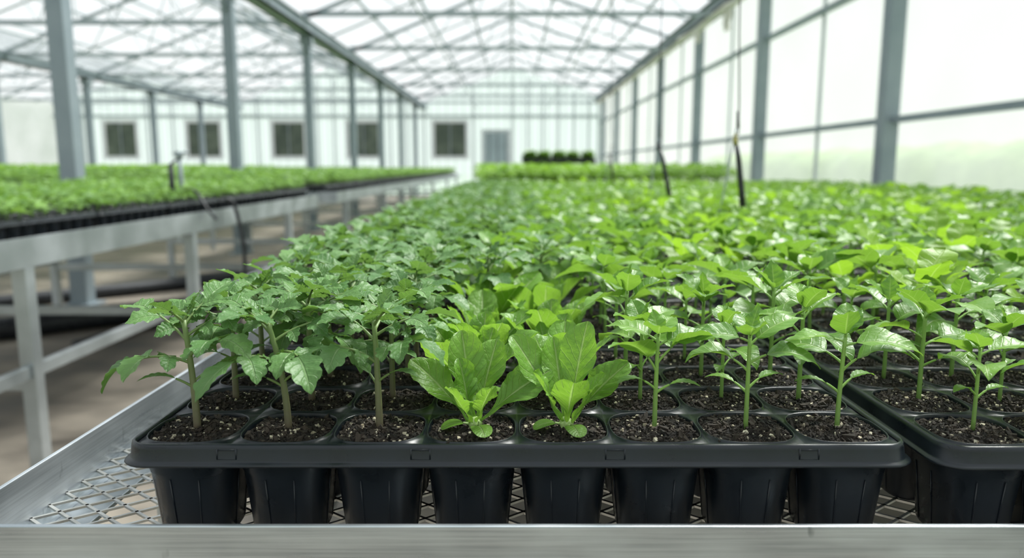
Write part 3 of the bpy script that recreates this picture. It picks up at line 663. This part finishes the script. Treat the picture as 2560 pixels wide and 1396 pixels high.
def truss(x0, x1, a, b, r, y, full=True):
    pb = PB(); xm = (x0+x1)/2; w = 0.04
    A = np.array([x0, y, a]); B = np.array([x1, y, b]); C = np.array([xm, y, r])
    m = 0 if full else 1
    pb.beam(A, C, w, 0.06 if full else 0.03, mi=m); pb.beam(C, B, w, 0.06 if full else 0.03, mi=m)
    if full:
        zc = (a+b)/2; pb.beam((x0, y, zc-0.05), (x1, y, zc-0.05), w, 0.07)
        n = 3
        for S, E in ((A, C), (B, C)):
            for k in range(n):
                f0, f1 = k/n, (k+1)/n; fm = (f0+f1)/2
                t = S+(E-S)*f1; bl = S+(E-S)*fm; bl = np.array([bl[0], y, zc-0.05]); t0 = S+(E-S)*f0
                pb.beam(bl, t, 0.018, mi=1); pb.beam(bl, t0, 0.018, mi=1) if k else None
        pb.beam((xm, y, zc-.05), C, 0.018, mi=1)
    return pbobj('roof_truss', pb, ['steel2', 'steel3'], label='grey steel roof truss with diagonal webs' if full else 'grey steel roof rafter pair', cat='truss', group='roof trusses')
for bi, (x0, x1, a, b, r) in enumerate(bays):
    for k in range(-1, 6):
        y = 8.1+3.2*k
        if y > 26.5: continue
        truss(x0+.05, x1-.05, a, b, r, y, True); truss(x0+.05, x1-.05, a, b, r, y+1.6, False)
    xm = (x0+x1)/2
    for f in (0.25, 0.5, 0.75):
        for S, E in (((x0, a), (xm, r)), ((x1, b), (xm, r))):
            x = S[0]+(E[0]-S[0])*f; z = S[1]+(E[1]-S[1])*f+.045
            pb = PB(); pb.box((x-.02, YF+.1, z-.02), (x+.02, YB-.1, z+.02)); pbobj('roof_purlin', pb, ['steel2'], label='thin grey purlin running the length of the roof', cat='purlin', group='roof purlins')
    pb = PB(); pb.box((xm-.03, YF+.1, r-.01), (xm+.03, YB-.1, r+.06)); pbobj('roof_purlin', pb, ['steel2'], label='grey ridge beam along roof peak', cat='purlin', group='roof purlins')
    for x in (x0+(x1-x0)*.3, x0+(x1-x0)*.7):
        pb = PB(); pb.tube([[x, YF+.2, a-.1], [x, YB-.2, a-.1]], .013, 8); pbobj('irrigation_pipe', pb, ['steel2'], smooth=True, label='thin grey pipe hung below the trusses', cat='pipe', group='overhead pipes')
    if bi < 2:
        k = 1
        y = 8.1+3.2*k
        for S, E in (((x0+.1, a), (xm, r)), ((x1-.1, b), (xm, r))):
            pb = PB(); pb.beam((S[0], y-3.2, S[1]), (E[0]+(-.05 if S[0] < E[0] else .05), y, E[1]), .016)
            pbobj('wind_brace', pb, ['steel3'], label='diagonal steel wind brace under roof', cat='brace', group='wind braces')

pb = PB(); ys = np.linspace(2.5, 26, 60)
pb.tube(np.stack([2.90+0.01*np.sin(ys*7), ys, 3.12+0.02*np.sin(ys*3)], -1), 0.045+0.012*np.sin(ys*11), 10)
pbobj('rolled_shade_cloth', pb, ['cloth'], smooth=True, label='beige shade cloth rolled up along side wall gutter', cat='shade cloth')
for (y, L) in ((7.4, 0.42), (10.4, 0.3), (12.0, 0.2)):
    nz = 14; nn = 12; V = np.zeros((nz+1, nn+1, 3))
    for i in range(nz+1):
        for j in range(nn+1):
            f = i/nz; V[i, j] = (2.88+0.03*math.sin(j*1.9+i*.3), y+(j/nn-.5)*0.3*(1-.5*f), 3.1-L*f)
    pb = PB(); pb.add(V, gridF(nz, nn)); pbobj('shade_cloth_flap', pb, ['cloth'], smooth=True, label='loose beige cloth flap hanging from gutter', cat='shade cloth', group='cloth flaps')

def dropper(x, y, dx, zt, yellow):
    e = bpy.data.objects.new('irrigation_dropper', None); e.location = (x, y, ZC-0.13); e['label'] = 'black hanging irrigation lance on thin hose' + (' with yellow fitting' if yellow else ''); e['category'] = 'irrigation hose'; e['group'] = 'hanging irrigation lances'; col.objects.link(e)
    L = 0.19
    pb = PB(); pb.tube([[0, 0, 0], [-dx*.35, 0, L*.4], [-dx*.7, 0, L*.78], [-dx, 0, L]], [0.008, 0.0075, 0.0065, 0.004], 12); pbobj('lance', pb, ['rubber'], smooth=True, parent=e)
    pb = PB(); pb.tube([[-dx, 0, L-.01], [-dx-.002, 0, L+.008]], 0.0060, 12); pb.tube([[-dx-.002, 0, L+.008], [-dx, 0, L+.018]], [.005, .003], 12); pbobj('fitting', pb, ['yellow' if yellow else 'rubber'], smooth=True, parent=e)
    pb = PB(); zz = np.linspace(L+.015, zt-(ZC-.13), 30); pb.tube(np.stack([-dx+0.006*np.sin(zz*9), 0.004*np.cos(zz*7), zz], -1), 0.0018, 8); pbobj('hose', pb, ['rubber'], smooth=True, parent=e)
    pb = PB(); zz = np.linspace(0.0, L+.03, 10); pb.tube(np.stack([-dx-.035*(1-zz/(L+.03)), 0*zz, zz], -1), 0.0018, 8); pbobj('wire', pb, ['steel2'], smooth=True, parent=e)
    pb = PB(); pb.tube([[-dx+.004, 0, L+.03], [-dx+.002, 0, L+.07]], [.004, .003], 10); pbobj('valve', pb, ['rubber'], smooth=True, parent=e)
dropper(0.565, 1.82, 0.028, 3.35, True); dropper(0.515, 2.42, 0.045, 3.35, False)
dropper(0.62, 4.6, 0.02, 3.35, False); dropper(1.0, 7.6, 0.03, 3.4, False)

e = bpy.data.objects.new('watering_tap', None); e.location = (-1.56, 3.55, 0.79); e['label'] = 'grey standpipe tap with black hose beside seedling trays'; e['category'] = 'tap'; col.objects.link(e)
pb = PB(); pb.tube([[0, 0, -.03], [0, 0, .16], [.0, 0, .25]], [.012, .011, .009], 12); pb.tube([[0, 0, .25], [.0, 0, .28]], [.018, .015], 12); pb.tube([[-.03, 0, .27], [.04, 0, .275]], .007, 10); pbobj('standpipe', pb, ['steel2'], smooth=True, parent=e)
pb = PB(); t = np.linspace(0, 1, 30); pb.tube(np.stack([.01+.15*t, .02*np.sin(t*6), .03*np.sin(t*3.1)*(1-t)+.10-.14*t**1.4], -1), .007, 10); pbobj('hose', pb, ['rubber'], smooth=True, parent=e)
pb = PB(); pb.tube([[-.045, 0, .22], [-.045, 0, .12], [-.045, 0, .03]], [.011, .013, .009], 10); pb.tube([[-.045, 0, .22], [0, 0, .25]], .005, 8); pbobj('spray_head', pb, ['rubber'], smooth=True, parent=e)

def hose(pts, r, label, ribs=False):
    P = np.array(pts, float); n = 160; t = np.linspace(0, len(P)-1, n)
    Q = []
    for u in t:
        i = min(int(u), len(P)-2); f = u-i; p0 = P[max(i-1, 0)]; p1 = P[i]; p2 = P[i+1]; p3 = P[min(i+2, len(P)-1)]
        Q.append(0.5*((2*p1)+(-p0+p2)*f+(2*p0-5*p1+4*p2-p3)*f*f+(-p0+3*p1-3*p2+p3)*f**3))
    rad = np.full(n, r)*(1+(0.05*(np.arange(n) % 2) if ribs else 0)); pb = PB(); pb.tube(np.array(Q), rad, 14)
    pbobj('hose', pb, ['rubber'], smooth=True, label=label, cat='hose', group='floor hoses')
hose([(-4.5, 3.0, .065), (-3.2, 4.05, .065), (-2.6, 4.6, .065), (-2.0, 5.2, .065), (-1.62, 6.3, .065), (-1.6, 9, .065)], .065, 'thick black corrugated pipe lying on floor under bench', True)
hose([(-4.6, 4.3, .05), (-3.5, 5.3, .05), (-2.7, 6.1, .05), (-2.1, 7.3, .05), (-1.9, 9, .05)], .05, 'thick black corrugated pipe lying on floor under bench', True)
hose([(-2.4, 4.0, .03), (-2.1, 5.0, .03), (-1.7, 5.6, .03), (-1.3, 6.6, .03), (-1.2, 9, .03)], .026, 'thin black hose lying on floor')
hose([(-1.43, 3.75, .84), (-1.40, 3.78, .80), (-1.38, 3.82, .60), (-1.40, 3.85, .35), (-1.5, 3.95, .1), (-1.75, 4.2, .025), (-2.2, 4.6, .025)], .010, 'grey-blue hose hanging down from bench edge')

for k in range(5):
    x = 0.28+0.24*k; e = bpy.data.objects.new('plant_crate', None); e.location = (x, 12.4, 0.763); e['label'] = 'dark crate of bushy green plants on bench'; e['category'] = 'plant crate'; e['group'] = 'plant crates'; col.objects.link(e)
    H = 0.36
    pb = PB(); pb.box((-.118, -.15, 0), (.118, .15, .015)); 
    for a, b in (((-.118,-.15,.015),(.118,-.135,H)),((-.118,.135,.015),(.118,.15,H)),((-.118,-.135,.015),(-.105,.135,H)),((.105,-.135,.015),(.118,.135,H))): pb.box(a, b)
    pbobj('crate', pb, ['plastic'], bevel=.004, parent=e)
    T = [(RG.uniform(-.06, .06), RG.uniform(-.10, .10), H-.06, RG.uniform(0, 6.28), RG.uniform(1.9, 3.0)) for _ in range(30)]
    o = stuff_from(herbL, T, 'foliage', ['herb', 'pepstem'], 'bushy dark green leaves', None); o.parent = e
    if 'category' in o: del o['category']

nu, nv = 90, 10; V = np.zeros((nu+1, nv+1, 3))
for i in range(nu+1):
    for j in range(nv+1):
        a = math.pi*j/nv; h = 1.75+.06*math.sin(i*.9)+.05*math.sin(i*2.3); V[i, j] = (13+1.6*math.cos(a)*(1+.1*math.sin(i*1.7)), -2+i*.55, -.13+max(0, h*math.sin(a)**.7)+RG.uniform(-.06, .06)*(0 < j < nv))
pb = PB(); pb.add(V, gridF(nu, nv)); pbobj('hedge', pb, ['hedge'], smooth=True, label='low green hedge growing outside the greenhouse', cat='hedge', kind='stuff')

# ------------------------------------------------------------------ light, world, camera
w = bpy.data.worlds.new('World'); scene.world = w; w.use_nodes = True; nt = w.node_tree; nt.nodes.clear()
wo = nt.nodes.new('ShaderNodeOutputWorld'); bg = nt.nodes.new('ShaderNodeBackground')
tc = nt.nodes.new('ShaderNodeTexCoord'); sp = nt.nodes.new('ShaderNodeSeparateXYZ'); nt.links.new(tc.outputs['Generated'], sp.inputs[0])
c = mixcol(nt, maprange(nt, sp.outputs[2], 0.0, 0.6), (1.0, 1.0, 0.98), (0.88, 0.94, 1.0)); nt.links.new(c, bg.inputs[0])
bg.inputs[1].default_value = 1.2; nt.links.new(bg.outputs[0], wo.inputs[0])
sd = bpy.data.lights.new('sun', 'SUN'); sd.energy = 11.5; sd.angle = R(22); sd.color = (1.0, 0.98, 0.93)
so = bpy.data.objects.new('sun', sd); col.objects.link(so); so.location = (6, 8, 12)
so.rotation_euler = Vector((-0.42, -0.38, -0.80)).to_track_quat('-Z', 'Y').to_euler()
cd = bpy.data.cameras.new('camera'); co = bpy.data.objects.new('camera', cd); col.objects.link(co)
co.location = (0, 0, ZC); co.rotation_euler = (R(90-8.6), 0, 0); cd.sensor_width = 36; cd.lens = 36*1866/2560; cd.clip_start = 0.02; cd.clip_end = 300
cd.dof.use_dof = True; cd.dof.focus_distance = 0.57; cd.dof.aperture_fstop = 4.8
scene.camera = co
scene.view_settings.view_transform = 'Standard'; scene.view_settings.look = 'None'; scene.view_settings.exposure = 0.1
